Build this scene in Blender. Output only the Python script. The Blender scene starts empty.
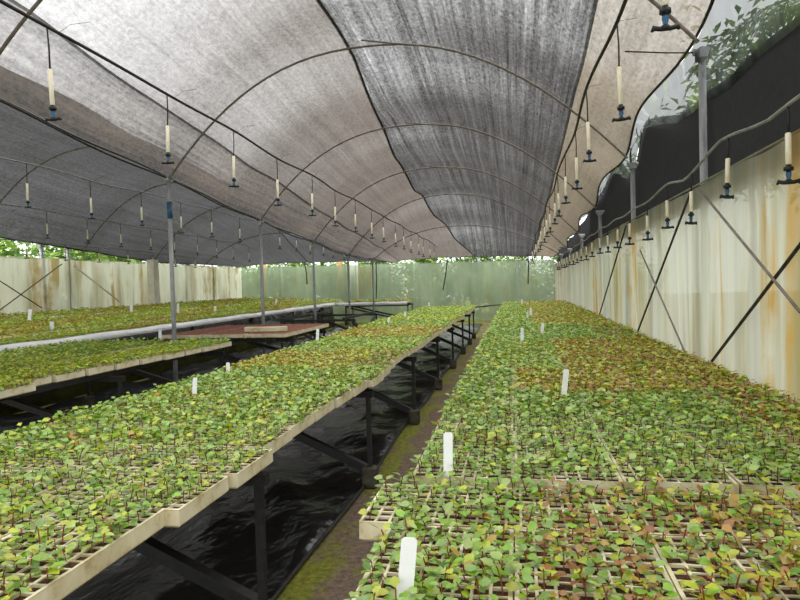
import bpy, math, random
import numpy as np
from mathutils import Vector, Matrix, Euler

random.seed(7); rng = np.random.default_rng(7)
SC = bpy.context.scene
COL = SC.collection
PI = math.pi

# ------------------------------------------------------------------ camera
F_PX = 630.0
R_ = Vector((0.98336468, 0.17948495, -0.02791174))
U_ = Vector((0.02266543, 0.03121477, 0.99925568))
D_ = Vector((-0.18022261, 0.98326537, -0.0266274))
EYE = Vector((0, 0, 1.55))
cd = bpy.data.cameras.new('camera'); cam = bpy.data.objects.new('camera', cd); COL.objects.link(cam)
cam.matrix_world = Matrix(((R_.x, U_.x, -D_.x, EYE.x), (R_.y, U_.y, -D_.y, EYE.y), (R_.z, U_.z, -D_.z, EYE.z), (0, 0, 0, 1)))
cd.sensor_width = 36; cd.lens = F_PX / 800 * 36; cd.clip_start = 0.05; cd.clip_end = 300
SC.camera = cam

def ray(px, py):
    return ((px - 400) * R_ + (300 - py) * U_ + F_PX * D_).normalized()
def atX(px, py, X): d = ray(px, py); return EYE + d * (X / d.x)
def atY(px, py, Y): d = ray(px, py); return EYE + d * (Y / d.y)
def atZ(px, py, Z): d = ray(px, py); return EYE + d * ((Z - EYE.z) / d.z)
def proj(p):
    q = Vector(p) - EYE
    return 400 + F_PX * q.dot(R_) / q.dot(D_), 300 - F_PX * q.dot(U_) / q.dot(D_)

# ------------------------------------------------------------------ materials
def lin(c):
    return tuple((v / 12.92 if v <= .04045 else ((v + .055) / 1.055) ** 2.4) for v in [x / 255 for x in c]) + (1.0,)

class NT:
    def __init__(s, name):
        s.m = bpy.data.materials.new(name); s.m.use_nodes = True
        s.t = s.m.node_tree; s.t.nodes.clear()
        s.out = s.n('ShaderNodeOutputMaterial')
    def n(s, typ, **kw):
        nd = s.t.nodes.new(typ)
        for k, v in kw.items():
            if hasattr(nd, k) and k not in nd.inputs: setattr(nd, k, v)
            else: nd.inputs[k].default_value = v
        return nd
    def l(s, a, b): s.t.links.new(a, b)
    def noise(s, scale, mapscale=(1, 1, 1), detail=3, rough=.55, coord='Object'):
        tc = s.n('ShaderNodeTexCoord'); mp = s.n('ShaderNodeMapping'); mp.inputs['Scale'].default_value = mapscale
        s.l(tc.outputs[coord], mp.inputs['Vector'])
        nz = s.n('ShaderNodeTexNoise'); nz.inputs['Scale'].default_value = scale; nz.inputs['Detail'].default_value = detail; nz.inputs['Roughness'].default_value = rough
        s.l(mp.outputs[0], nz.inputs['Vector']); return nz.outputs['Fac']
    def ramp(s, fac, stops):
        r = s.n('ShaderNodeValToRGB'); e = r.color_ramp.elements
        while len(e) < len(stops): e.new(.5)
        for i, (p, c) in enumerate(stops): e[i].position = p; e[i].color = c if len(c) == 4 else tuple(c) + (1,)
        s.l(fac, r.inputs['Fac']); return r.outputs['Color']
    def mapr(s, fac, a, b, c, d):
        r = s.n('ShaderNodeMapRange'); r.inputs[1].default_value = a; r.inputs[2].default_value = b; r.inputs[3].default_value = c; r.inputs[4].default_value = d
        s.l(fac, r.inputs[0]); return r.outputs[0]
    def math(s, op, a, b):
        r = s.n('ShaderNodeMath'); r.operation = op
        for i, v in enumerate((a, b)):
            if isinstance(v, (int, float)): r.inputs[i].default_value = v
            else: s.l(v, r.inputs[i])
        return r.outputs[0]
    def mix(s, fac, a, b):
        r = s.n('ShaderNodeMixRGB')
        for k, v in (('Fac', fac), ('Color1', a), ('Color2', b)):
            if isinstance(v, (int, float, tuple)): r.inputs[k].default_value = v
            else: s.l(v, r.inputs[k])
        return r.outputs[0]
    def mixs(s, fac, a, b):
        r = s.n('ShaderNodeMixShader')
        if isinstance(fac, (int, float)): r.inputs[0].default_value = fac
        else: s.l(fac, r.inputs[0])
        s.l(a, r.inputs[1]); s.l(b, r.inputs[2]); return r.outputs[0]
    def pbr(s, color, rough=.6, metal=0, spec=.5, bump=None, bstr=.3, bdist=.01):
        p = s.n('ShaderNodeBsdfPrincipled')
        p.inputs['Roughness'].default_value = rough; p.inputs['Metallic'].default_value = metal
        p.inputs['Specular IOR Level'].default_value = spec
        if isinstance(color, tuple): p.inputs['Base Color'].default_value = color
        else: s.l(color, p.inputs['Base Color'])
        if bump is not None:
            b = s.n('ShaderNodeBump'); b.inputs['Strength'].default_value = bstr; b.inputs['Distance'].default_value = bdist
            s.l(bump, b.inputs['Height']); s.l(b.outputs[0], p.inputs['Normal'])
        return p.outputs[0]
    def done(s, sh): s.l(sh, s.out.inputs['Surface']); return s.m

def noisy(name, c1, c2, scale, rough=.7, metal=0, spec=.4, mapscale=(1, 1, 1), lo=.35, hi=.65, bump=.2, bdist=.005):
    t = NT(name); nz = t.noise(scale, mapscale, 5, .6)
    return t.done(t.pbr(t.ramp(nz, [(lo, lin(c1)), (hi, lin(c2))]), rough, metal, spec, nz, bump, bdist))

M = {}
M['foam'] = None
t = NT('weathered_cream_foam')
a = t.noise(7, (1, 1, 1), 6, .65); b = t.noise(60, (1, 1, 1), 3); c = t.noise(2.3, (1, 1, 1), 4)
col = t.ramp(a, [(.30, lin((163, 142, 98))), (.46, lin((206, 196, 160))), (.7, lin((222, 214, 188)))])
col = t.mix(t.mapr(c, .55, .72, 0, .5), col, lin((146, 128, 78)))
M['foam'] = t.done(t.pbr(col, .8, 0, .2, b, .25, .003))
M['soil'] = noisy('potting_soil', (42, 27, 19), (84, 58, 40), 90, .95, spec=.15, bump=.6, bdist=.01)
M['bare_soil'] = noisy('reddish_potting_soil', (104, 68, 56), (142, 98, 82), 60, .95, spec=.15, bump=.6, bdist=.01)
M['black_metal'] = noisy('black_painted_steel', (16, 16, 17), (38, 36, 34), 30, .5, 0, .4)
M['galv'] = noisy('galvanised_pipe', (150, 153, 156), (182, 184, 185), 14, .5, .1, .5, (1, 1, .3))
M['arch_pipe'] = noisy('weathered_pipe', (110, 101, 94), (140, 129, 120), 10, .6, 0, .4)
M['wire'] = noisy('dark_wire', (30, 28, 27), (60, 56, 52), 20, .6, .2)
M['hose'] = noisy('black_hose', (22, 20, 19), (52, 46, 42), 8, .55, 0, .4)
M['greyhose'] = noisy('grey_hose', (120, 122, 124), (158, 158, 156), 8, .5, 0, .4)
M['cream_tube'] = noisy('cream_plastic', (238, 226, 192), (248, 242, 224), 9, .5, 0, .4, bump=.02)
M['blue'] = noisy('blue_plastic', (38, 84, 120), (52, 104, 140), 20, .45, bump=.02)
M['black_plastic'] = noisy('black_plastic', (18, 19, 22), (32, 33, 37), 20, .45, bump=.02)
M['label'] = noisy('white_plastic_label', (240, 241, 243), (248, 248, 248), 12, .45, bump=.02)
M['white_film'] = noisy('white_plastic_film', (208, 208, 206), (240, 240, 238), 3, .5, bump=.3, bdist=.02)
M['concrete'] = noisy('mossy_concrete', (50, 48, 40), (92, 88, 74), 12, .9, spec=.2)
M['pale_post'] = noisy('pale_concrete', (226, 222, 210), (246, 244, 236), 5, .8, spec=.2)
M['timber'] = noisy('ochre_timber', (150, 104, 58), (186, 140, 84), 6, .8, spec=.2, mapscale=(4, 4, .5))
M['bark'] = noisy('bark', (70, 58, 46), (116, 100, 80), 9, .9, spec=.2)
M['stem'] = noisy('reddish_stem', (128, 60, 34), (156, 82, 46), 40, .6, bump=.05)
M['wood'] = noisy('dark_timber', (52, 44, 36), (86, 74, 60), 8, .85, spec=.2)

def leafmat(name, rough, spec, trans):
    t = NT(name); at = t.n('ShaderNodeVertexColor'); at.layer_name = 'Col'
    nz = t.noise(70, (1, 1, 1), 2)
    col = t.mix(t.mapr(nz, .3, .7, 0, .28), at.outputs['Color'], (.02, .03, .01, 1))
    p = t.pbr(col, rough, 0, spec)
    tr = t.n('ShaderNodeBsdfTranslucent'); t.l(at.outputs['Color'], tr.inputs['Color'])
    return t.done(t.mixs(trans, p, tr.outputs[0]))
M['leaf'] = leafmat('waxy_leaf', .27, .65, .3)
M['tree_leaf'] = leafmat('tree_leaf', .5, .4, .3)

# ground
t = NT('earth_and_moss')
a = t.noise(2.2, (1, 1, 1), 6, .65); b = t.noise(26, (1, 1, 1), 6, .7); c = t.noise(5, (1, .4, 1), 5, .6)
earth = t.ramp(b, [(.3, lin((78, 64, 54))), (.6, lin((124, 106, 90))), (.8, lin((150, 130, 110)))])
moss = t.ramp(b, [(.3, lin((72, 78, 24))), (.7, lin((146, 146, 60)))])
tc = t.n('ShaderNodeTexCoord'); sx = t.n('ShaderNodeSeparateXYZ'); t.l(tc.outputs['Object'], sx.inputs[0])
edge = t.mapr(sx.outputs['X'], -1.2, -.6, .16, -.2)
mf = t.mapr(t.math('ADD', c, edge), .5, .66, 0, 1)
M['ground'] = t.done(t.pbr(t.mix(mf, earth, moss), .95, 0, .2, b, .6, .03))

# black film on the ground
t = NT('black_plastic_film')
a = t.noise(3.5, (1, 1, 1), 4); b = t.noise(5, (1.0, .6, 1), 3, .5); c = t.noise(6, (1, .5, 1), 6, .7)
col = t.mix(t.mapr(c, .62, .72, 0, .7), lin((17, 17, 19)), lin((74, 70, 34)))
sh = t.pbr(col, .24, 0, .8, b, .8, .06)
M['film'] = t.done(sh)

def netmat(name, c_hi, c_lo, T, bands=1.0, var=.35, trans=.5):
    """Knitted shade cloth: holes let T of the light through straight on, less the flatter the ray meets the cloth."""
    t = NT(name)
    band = t.noise(1.0, (9, .05, .05), 5, .7)             # knit bands running with the cloth
    fine = t.noise(1.0, (24, .35, 1), 4, .8)
    grain = t.noise(24, (1, .55, 1), 4, .9)
    cross = t.noise(1.0, (.3, .9, .3), 3, .6)
    f = t.math('ADD', t.math('MULTIPLY', band, .5 * bands), t.math('MULTIPLY', fine, .5 * bands))
    f = t.math('ADD', f, t.math('MULTIPLY', grain, .75))
    f = t.math('ADD', f, t.math('MULTIPLY', cross, .25))
    mean = .5 * (1.0 * bands + 1.0)
    tv = t.mapr(f, mean - .22, mean + .22, T * (1 - var), min(.95, T * (1 + var)))
    lw = t.n('ShaderNodeLayerWeight'); lw.inputs['Blend'].default_value = .5
    cosn = t.math('MAXIMUM', t.math('SUBTRACT', 1.0, lw.outputs['Facing']), .1)
    dn = t.math('SUBTRACT', 1.0, t.math('POWER', tv, t.math('POWER', t.math('DIVIDE', 1.0, cosn), 1.6)))
    col = t.mix(t.mapr(f, mean - .2, mean + .2, 1, 0), lin(c_hi), lin(c_lo))
    df = t.n('ShaderNodeBsdfDiffuse'); t.l(col, df.inputs['Color'])
    tl = t.n('ShaderNodeBsdfTranslucent'); t.l(col, tl.inputs['Color'])
    tp = t.n('ShaderNodeBsdfTransparent')
    return t.done(t.mixs(dn, tp.outputs[0], t.mixs(trans, df.outputs[0], tl.outputs[0])))
M['net_pale'] = netmat('pale_shade_net', (112, 104, 97), (76, 71, 66), .44, .6, .28)
M['net_grey'] = netmat('grey_shade_net', (92, 90, 88), (36, 35, 34), .49, 1.0, .42)
M['net_strip'] = netmat('banded_shade_net', (124, 114, 104), (66, 66, 68), .31, 1.0, .40)
M['net_dark'] = netmat('dark_shade_net', (80, 80, 80), (46, 45, 45), .34, .7, .4)
M['net_outer'] = netmat('dark_outer_shade_net', (80, 80, 80), (46, 45, 45), .14, .7, .4)
M['net_warm'] = netmat('warm_shade_net', (130, 119, 102), (94, 86, 74), .52, .6, .24)
M['net_black'] = netmat('black_side_net', (66, 66, 67), (54, 54, 55), .05, .1, .2, trans=.1)

def plastic(name, c1, c2, stain, tp_f, stain_amt, ochre=(172, 142, 70), ts=(3.2, 3.2, .12), grey=.5):
    t = NT(name)
    streak = t.noise(1.0, (1.5, 1.5, .22), 5, .6)
    st2 = t.noise(1.0, (2.6, 2.6, .34), 4, .6)
    blot = t.noise(1.3, (1, 1, 1), 5, .6)
    tone = t.noise(1.0, ts, 4, .6); fold = t.noise(1.0, (4.3, 4.3, .16), 3, .5)
    base = t.mix(t.mapr(tone, .3, .7, 0, 1), lin(c1), lin(c2))
    col = t.mix(t.mapr(streak, .50, .68, 0, stain_amt), base, lin(stain))
    col = t.mix(t.math('MULTIPLY', t.mapr(st2, .55, .64, 0, stain_amt), t.mapr(blot, .38, .55, 0, 1)), col, lin(ochre))
    col = t.mix(t.mapr(fold, .57, .68, 0, grey), col, lin((138, 144, 142)))  # grey-blue shading of the folds, painted into the sheet colour
    df = t.n('ShaderNodeBsdfDiffuse'); t.l(col, df.inputs['Color'])
    tl = t.n('ShaderNodeBsdfTranslucent'); t.l(col, tl.inputs['Color'])
    gl = t.n('ShaderNodeBsdfGlossy'); gl.inputs['Roughness'].default_value = .3; gl.inputs['Color'].default_value = (.9, .9, .9, 1)
    tp = t.n('ShaderNodeBsdfTransparent'); t.l(t.mix(.5, col, (1, 1, 1, 1)), tp.inputs['Color'])
    s = t.mixs(.5, df.outputs[0], tl.outputs[0]); s = t.mixs(.05, s, gl.outputs[0])
    fac = t.mapr(tone, .3, .7, max(.02, tp_f - .08), tp_f + .08)
    return t.done(t.mixs(fac, s, tp.outputs[0]))
M['plastic_side'] = plastic('stained_side_plastic', (194, 195, 174), (166, 172, 154), (146, 136, 80), .05, .95)
M['plastic_far'] = plastic('hazy_green_plastic', (176, 190, 160), (154, 172, 144), (138, 158, 112), .27, .4, ts=(1.1, 1.1, .4), grey=.25)
M['plastic_left'] = plastic('pale_plastic', (242, 240, 222), (224, 224, 204), (168, 152, 108), .08, .85, ts=(1.0, 1.0, .5), grey=.15)
M['clear'] = plastic('clear_crumpled_film', (96, 100, 100), (44, 50, 46), (80, 96, 50), .27, .7, (120, 140, 70))

# ------------------------------------------------------------------ mesh helpers
class MB:
    def __init__(s): s.v = []; s.f = []
    def add(s, vs, fs):
        o = len(s.v); s.v += [tuple(x) for x in vs]; s.f += [tuple(i + o for i in f) for f in fs]; return s
    def box(s, x0, y0, z0, x1, y1, z1):
        vs = [(x0, y0, z0), (x1, y0, z0), (x1, y1, z0), (x0, y1, z0), (x0, y0, z1), (x1, y0, z1), (x1, y1, z1), (x0, y1, z1)]
        return s.add(vs, [(0, 3, 2, 1), (4, 5, 6, 7), (0, 1, 5, 4), (1, 2, 6, 5), (2, 3, 7, 6), (3, 0, 4, 7)])
    def bbox(s, x0, y0, z0, x1, y1, z1, b):           # box with chamfered vertical edges and top rim
        def ring(i, z): return [(x0 + i + b, y0 + i, z), (x1 - i - b, y0 + i, z), (x1 - i, y0 + i + b, z), (x1 - i, y1 - i - b, z), (x1 - i - b, y1 - i, z), (x0 + i + b, y1 - i, z), (x0 + i, y1 - i - b, z), (x0 + i, y0 + i + b, z)]
        vs = ring(b, z0) + ring(0, z0 + b) + ring(0, z1 - b) + ring(b, z1); fs = [tuple(range(7, -1, -1)), tuple(range(24, 32))]
        for k in range(3):
            for i in range(8): j = (i + 1) % 8; fs.append((k * 8 + i, k * 8 + j, k * 8 + 8 + j, k * 8 + 8 + i))
        return s.add(vs, fs)
    def bar(s, a, b, w, h=None):
        a = Vector(a); b = Vector(b); h = h or w; d = (b - a).normalized()
        side = d.cross(Vector((0, 0, 1))); side = Vector((1, 0, 0)) if side.length < 1e-4 else side.normalized(); up = side.cross(d)
        vs = []
        for p in (a, b):
            for i, j in ((-1, -1), (1, -1), (1, 1), (-1, 1)): vs.append(p + side * i * w / 2 + up * j * h / 2)
        return s.add(vs, [(0, 1, 2, 3), (7, 6, 5, 4), (0, 4, 5, 1), (1, 5, 6, 2), (2, 6, 7, 3), (3, 7, 4, 0)])
    def tube(s, pts, r, n=8, cap=True):
        pts = [Vector(p) for p in pts]; m = len(pts); vs = []; side = None
        rs = r if isinstance(r, (list, tuple)) else [r] * m
        for k, p in enumerate(pts):
            d = (pts[min(k + 1, m - 1)] - pts[max(k - 1, 0)]).normalized()
            if side is None:
                side = d.cross(Vector((0, 0, 1)))
                if side.length < 1e-3: side = d.cross(Vector((1, 0, 0)))
            else: side = side - d * side.dot(d)
            side.normalize(); up = side.cross(d)
            for i in range(n):
                a = 2 * PI * i / n; vs.append(p + (side * math.cos(a) + up * math.sin(a)) * rs[k])
        fs = []
        for k in range(m - 1):
            for i in range(n): j = (i + 1) % n; fs.append((k * n + i, k * n + j, (k + 1) * n + j, (k + 1) * n + i))
        if cap: fs += [tuple(range(n - 1, -1, -1)), tuple((m - 1) * n + i for i in range(n))]
        return s.add(vs, fs)
    def grid(s, fn, nu, nv, thick=0):
        vs = [fn(i / nu, j / nv) for j in range(nv + 1) for i in range(nu + 1)]
        fs = [(j * (nu + 1) + i, j * (nu + 1) + i + 1, (j + 1) * (nu + 1) + i + 1, (j + 1) * (nu + 1) + i) for j in range(nv) for i in range(nu)]
        return s.add(vs, fs)
    def mesh(s, name):
        me = bpy.data.meshes.new(name); me.from_pydata(s.v, [], s.f); me.validate(); return me
    def build(s, name, mat, parent=None, smooth=False):
        me = s.mesh(name); me.materials.append(mat)
        if smooth: me.polygons.foreach_set('use_smooth', [True] * len(me.polygons))
        return link(name, me, parent)

def link(name, me, parent=None, loc=None):
    o = bpy.data.objects.new(name, me); COL.objects.link(o)
    if parent: o.parent = parent
    if loc is not None: o.location = loc
    return o
def tag(o, label=None, cat=None, group=None, kind=None):
    if label: o['label'] = label
    if cat: o['category'] = cat
    if group: o['group'] = group
    if kind: o['kind'] = kind
    return o
def thing(name, label, cat, loc=(0, 0, 0), group=None, rz=0):
    o = bpy.data.objects.new(name, None); COL.objects.link(o); o.location = loc; o.rotation_euler = (0, 0, rz)
    o.empty_display_size = .1
    return tag(o, label, cat, group)
def dup(root, loc, rot=None, label=None, group=None):
    r = root.copy(); COL.objects.link(r); r.location = loc
    if rot: r.rotation_euler = rot
    if label: r['label'] = label
    if group: r['group'] = group
    for ch in list(root.children):
        c = ch.copy(); COL.objects.link(c); c.parent = r
        for g in ch.children:
            d = g.copy(); COL.objects.link(d); d.parent = c
    return r
ORD = ['first', 'second', 'third', 'fourth', 'fifth', 'sixth', 'seventh', 'eighth', 'ninth', 'tenth', 'eleventh', 'twelfth', 'thirteenth', 'fourteenth', 'fifteenth', 'sixteenth', 'seventeenth', 'eighteenth', 'nineteenth', 'twentieth']
def ordinal(i):
    if i < 20: return ORD[i]
    tens = ['twenty', 'thirty', 'forty'][(i + 1) // 10 - 2]; u = (i + 1) % 10
    return (tens[:-1] + 'ieth') if u == 0 else tens + '-' + ORD[u - 1]
def interp(x, xs, ys): return float(np.interp(x, xs, ys))

# ------------------------------------------------------------------ roof shape
EY = [-4, 2, 5.3, 8.6, 11.9, 15.2, 18.5, 21.8, 25]; EZ = [4.0, 3.62, 3.45, 3.14, 2.85, 2.62, 2.42, 2.40, 2.38]
RY = [-4, 18.5, 21.8, 24.9]; RZ = [1.72, 1.72, 1.1, .08]
AY = [2.0, 5.3, 8.6, 11.9, 15.2, 18.5, 21.8]
XV, XR, XL = -4.9, 1.5, -11.3
def eave(Y): return interp(Y, EY, EZ)
def arc(X):
    u = (X + 1.7) / 3.2 if X > XV else (X + 8.1) / 3.2
    u = max(-1, min(1, u)); return 1 - (abs(u) ** 2.0 if u > 0 else abs(u) ** 2.5)
def skew(X): return .2 * ((X + 1.7) / 3.2 if X > XV else -1)
def roof(X, Y): return eave(Y) + interp(Y, RY, RZ) * arc(X)
def sag(Y):
    for a, b in zip(AY[:-1], AY[1:]):
        if a <= Y <= b: return math.sin(PI * (Y - a) / (b - a)) ** 2
    return 0

# ------------------------------------------------------------------ setting
g = MB(); g.grid(lambda u, v: (-45 + 75 * u, -12 + 70 * v, 0), 30, 28)
o = g.build('floor', M['ground']); tag(o, 'brown earth path and ground with moss', 'floor', kind='structure')

WX = 1.495
def fold(s, z):      # hanging plastic: vertical folds that widen from the top wire
    return .026 * math.sin(s * 2.3 + 1.1 * math.sin(s * .9) + z * .35) + .014 * math.sin(s * 5.7 + 1.6 * math.sin(s * 1.3) - z * .5) + .006 * math.sin(s * 12.1 + 2 * math.sin(s * 2.2))
def wall_z(Y): return interp(Y, [-4, 3.5, 11, 19, 25], [2.33, 2.30, 2.275, 2.16, 2.12])
def sheet(p0, p1, ztop, n, name, mat, label):
    p0 = Vector(p0); p1 = Vector(p1); d = p1 - p0; L = d.length; nn = Vector((d.y, -d.x)).normalized()
    m = MB()
    def fn(u, v):
        s = u * L; z = v * ztop(p0 + d * u) ; f = fold(s, z) * (1.15 - .5 * v); q = p0 + d * u + nn * f
        if v > .99: z -= .012 * (1 + math.sin(s * 2.7)) 
        return (q.x, q.y, z)
    m.grid(fn, n, 14)
    o = m.build(name, mat, smooth=True); tag(o, label, 'wall', kind='structure')
    hem = MB(); hem.tube([tuple((p0 + d * (k / 60)).to_3d() + Vector((0, 0, ztop(p0 + d * (k / 60)) - .002))) for k in range(61)], .008, 6)
    hem.build('top_hem', mat, o, True); return o
sheet((WX, -6), (WX, 24.9), lambda p: wall_z(p.y), 420, 'wall_right', M['plastic_side'], 'stained translucent plastic sheet wall beside the aisle bench')  # near stretch stays unseen, lengthened along with the nets to cut frontal light
sheet((XL, 24.9), (WX, 24.9), lambda p: interp(p.x, [-11.3, -6, 1.5], [2.37, 2.34, 2.31]), 260, 'wall_back', M['plastic_far'], 'hazy green translucent plastic sheet wall across the far end')
sheet((XL, -4), (XL, 24.9), lambda p: 2.40, 320, 'wall_left', M['plastic_left'], 'pale stained plastic sheet wall along the far benches')

# ------------------------------------------------------------------ shade nets
SEAM_A = ([-4, 5, 7.3, 9, 11.5, 14, 17.4, 20.4, 23, 24.9], [-2.3, -2.28, -2.22, -2.21, -2.39, -2.55, -2.67, -2.51, -2.12, -1.5])
SEAM_B = ([-4, 25], [.82, .78]); SEAM_C = ([-4, 5, 8, 12, 16, 25], [-4.35, -4.33, -4.35, -4.37, -4.42, -4.5])
def scallop(Y):   # the aisle-side edge is tied at each post and rides up between posts
    return max(0.0, sag(Y - .2)) if Y < 21.8 else 0
def edge_r(Y): return XR - .10 * scallop(Y)
def net(label, xa, xb, mat, dz=0, y0=-7, y1=24.85, nx=26, hem=None, kind=None, wav=1):  # near end runs on unseen behind the camera, lengthened to cut frontal light
    m = MB(); ny = 150
    def P(u, v):
        Y = y0 + (y1 - y0) * v; a = xa(Y); b = xb(Y); X = a + (b - a) * u
        if abs(X - XV) < 1e-6: X += 1e-4
        z = roof(X, Y) + dz - .07 * sag(Y) * (.3 + .7 * arc(X)) + wav * (.010 * math.sin(X * 5 + Y * .9) + .008 * math.sin(Y * 3.1 + X * 2))
        return (X, Y + skew(X), z + .028)
    m.grid(P, nx, ny)
    root = thing('shade_net', label, 'shade net')
    m.build('cloth', mat, root, True)
    for u, r in (hem or ()):
        h = MB(); h.tube([P(u, k / 150) for k in range(151)], r, 6); h.build('hem_cord', M['wire'], root, True)
    h = MB(); h.tube([P(k / 30, 1) for k in range(31)], .012, 6); h.build('end_hem', M['wire'], root, True)
    return root
cst = lambda c: (lambda Y: c)
net('narrow grey shade net strip next to the valley of posts', cst(XV + .01), lambda Y: interp(Y, *SEAM_C), M['net_strip'], 0, nx=8)
net('pale wide shade net panel over the middle bench, up to the wavy seam', lambda Y: interp(Y, *SEAM_C) - .03, lambda Y: interp(Y, *SEAM_A), M['net_pale'], .012, nx=24, hem=((1, .016),))
net('streaky dark grey shade net panel between wavy seam and aisle hose', lambda Y: interp(Y, *SEAM_A) - .03, lambda Y: interp(Y, *SEAM_B), M['net_grey'], .0, nx=30)
net('warm beige shade net panel above the wall-side bench edge', lambda Y: interp(Y, *SEAM_B) - .03, edge_r, M['net_warm'], .012, nx=10, hem=((1, .014),))
net('dark shade net over the far bay, valley side', cst(-8.3), cst(XV - .01), M['net_dark'], 0, nx=26, hem=((1, .014),))
net('dark shade net over the far bay, outer eave side', cst(XL + .0), cst(-8.27), M['net_outer'], .012, nx=24, hem=((0, .014),))

# black side net above the aisle wall: scooped top edge
SN = ([-3, 3.9, 4.55, 5.1, 5.46, 5.75, 6.1, 6.7, 7.4, 8.15, 8.5, 8.9, 9.3, 9.62, 9.9, 10.3, 11.0, 12.1, 13.4, 15.4, 18.5, 22, 25],
      [3.02, 3.02, 3.05, 3.02, 3.05, 3.10, 3.09, 3.14, 3.30, 3.45, 3.36, 3.12, 3.02, 3.05, 3.2, 3.34, 3.30, 3.2, 3.1, 2.92, 2.74, 2.66, 2.62])
m = MB()
m.grid(lambda u, v: (1.64 + .02 * math.sin(u * 60) * v, -3 + 28 * u, 2.2 - .16 * u + v * (interp(-3 + 28 * u, *SN) - 2.2 + .16 * u)), 260, 8)
r = thing('side_net', 'black side net hanging above the stained plastic wall', 'side net')
m.build('cloth', M['net_black'], r, True)
h = MB(); h.tube([(1.64 + .02 * math.sin(u * 60 / 200), -3 + 28 * u / 200, interp(-3 + 28 * u / 200, *SN)) for u in range(201)], .007, 6)
h.build('top_cord', M['wire'], r, True)
# crumpled clear film closing the gap under the eave
m = MB()
def film_gap(u, v):
    Y = 2.2 + 12.0 * u; zb = interp(Y, *SN) - .08; zt = roof(edge_r(Y), Y) + .02
    X = edge_r(Y) + (1.61 - edge_r(Y)) * (1 - v) + .025 * math.sin(Y * 9 + v * 5) * math.sin(v * PI) + .02 * math.sin(v * 17 + Y * 4) * math.sin(v * PI)
    return (X, Y + .15 * v, zb + v * (zt - zb))
m.grid(film_gap, 200, 16)
tag(m.build('eave_film', M['clear'], None, True), 'crumpled clear film between the roof eave and black side net', 'plastic film')

# ------------------------------------------------------------------ arches, posts, wires
def arch(Y, main, label):
    root = thing('roof_arch', label, 'roof arch', group='pipe roof arches')
    xa, xb = (XV, XR) if main else (XL, XV)
    pts = []
    for k in range(41):
        X = xa + (xb - xa) * (.5 - .5 * math.cos(PI * k / 40))
        X2 = X if main else min(X, XV - 1e-4)
        pts.append((X, Y + skew(X2 if main else -9), roof(X2 if main else X2, Y) - .022))
    MB().tube(pts, .0165, 8).build('hoop_pipe', M['arch_pipe'], root, True)
    if main:
        i = 22; p = Vector(pts[i]); q = Vector(pts[i - 4]) + Vector((0, .02, .02)); q2 = p + (Vector(pts[i - 3]) - p) * 1.0 + Vector((0, -.28, -.02))
        MB().tube([p + Vector((0, -.03, -.02)), q2], .012, 6).build('lapped_end', M['arch_pipe'], root, True)
for k, Y in enumerate(AY):
    arch(Y, True, 'curved grey pipe arch over the middle bay, %s from the near end' % ORD[k])
    arch(Y, False, 'curved grey pipe arch over the far bay, %s from the near end' % ORD[k])

def post(x, y, z, label, group, r=.031, tie=False, top='cap'):
    root = thing('support_post', label, 'post', (x, y, 0), group)
    MB().tube([(0, 0, 0), (0, 0, z)], r, 12).build('pipe', M['galv'], root, True)
    m = MB(); m.bar((0, -.07, z - .04), (0, .07, z - .04), .075, .08); m.tube([(-.07, 0, z - .02), (.07, 0, z - .02)], .03, 8); m.build('pipe_clamp', M['galv'], root)
    if tie:
        m = MB(); m.tube([(0, 0, z - .62), (0, 0, z - .38)], r + .008, 10); m.build('blue_wrap', M['blue'], root, True)
        m = MB(); m.tube([(.03, -.02, z - .4), (.06, 0, z - .6), (.16, 0, z - .78), (.26, .05, z - .82)], .008, 6); m.build('cord', M['greyhose'], root, True)
for k, (y, z) in enumerate([(5.66, 3.42), (8.84, 3.06), (12.14, 2.78), (15.4, 2.58), (18.7, 2.40), (22.0, 2.38)]):
    post(1.57, y, z, 'galvanised post behind the stained plastic wall, %s from the near end' % ORD[k], 'wall posts')
vp = [(8.42, 3.20), (11.73, 2.84), (15.0, 2.58), (18.3, 2.4), (21.6, 2.36)]
for k, (y, z) in enumerate(vp):
    lab = ['tall galvanised post with a blue wrap between the two short benches', 'galvanised post rising behind the reddish soil trays', 'galvanised post beside the empty bench frame', 'galvanised valley post beyond the empty bench frame', 'galvanised valley post nearest the far wall'][k]
    post(XV, y, z, lab, 'valley posts', tie=(k == 0))
for k, px in enumerate((42, 68, 147, 185, 212)):
    p = atX(px, 265, XL - .06); post(XL - .06, p.y, 2.75, 'grey post outside the pale plastic wall, %s from the near end' % ORD[k], 'outer wall posts', .045)
for k, X in enumerate((-9.6, -6.4, -4.0, -1.4, .1)):
    post(X, 25.06, 2.55, 'thin post behind the hazy far wall, %s counted from the outer corner' % ORD[k], 'far wall posts', .03)
def wire(name, label, cat, pts, r, mat, group=None):
    o = MB().tube(pts, r, 6).build(name, mat, None, True); tag(o, label, cat, group); return o
# valley and eave wires
wire('valley_wire', 'dark wire running along the tops of the valley posts', 'wire', [(XV, y, eave(y) - .0 - .05 * sag(y)) for y in np.linspace(-3, 24.8, 90)], .012, M['wire'])
wire('eave_wire', 'dark wire along the outer eave of the far bay', 'wire', [(XL, y, max(2.44, eave(y) + .01)) for y in np.linspace(2, 24.8, 80)], .01, M['wire'])
wire('stay_wire', 'short twisted wire tied to the nearest wall post', 'wire', [(1.5, 5.66, 3.40), (1.3, 5.64, 3.41), (.95, 5.6, 3.44)], .006, M['wire'])
for k, z in enumerate((2.75, 2.6, 2.5)):
    wire('guy_wire', ['upper', 'middle', 'lower'][k] + ' of three thin wires strung above the pale plastic wall', 'wire', [(XL, 2, z), (XL, 24.8, z - .05)], .006, M['greyhose'], 'strung wires')
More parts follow.
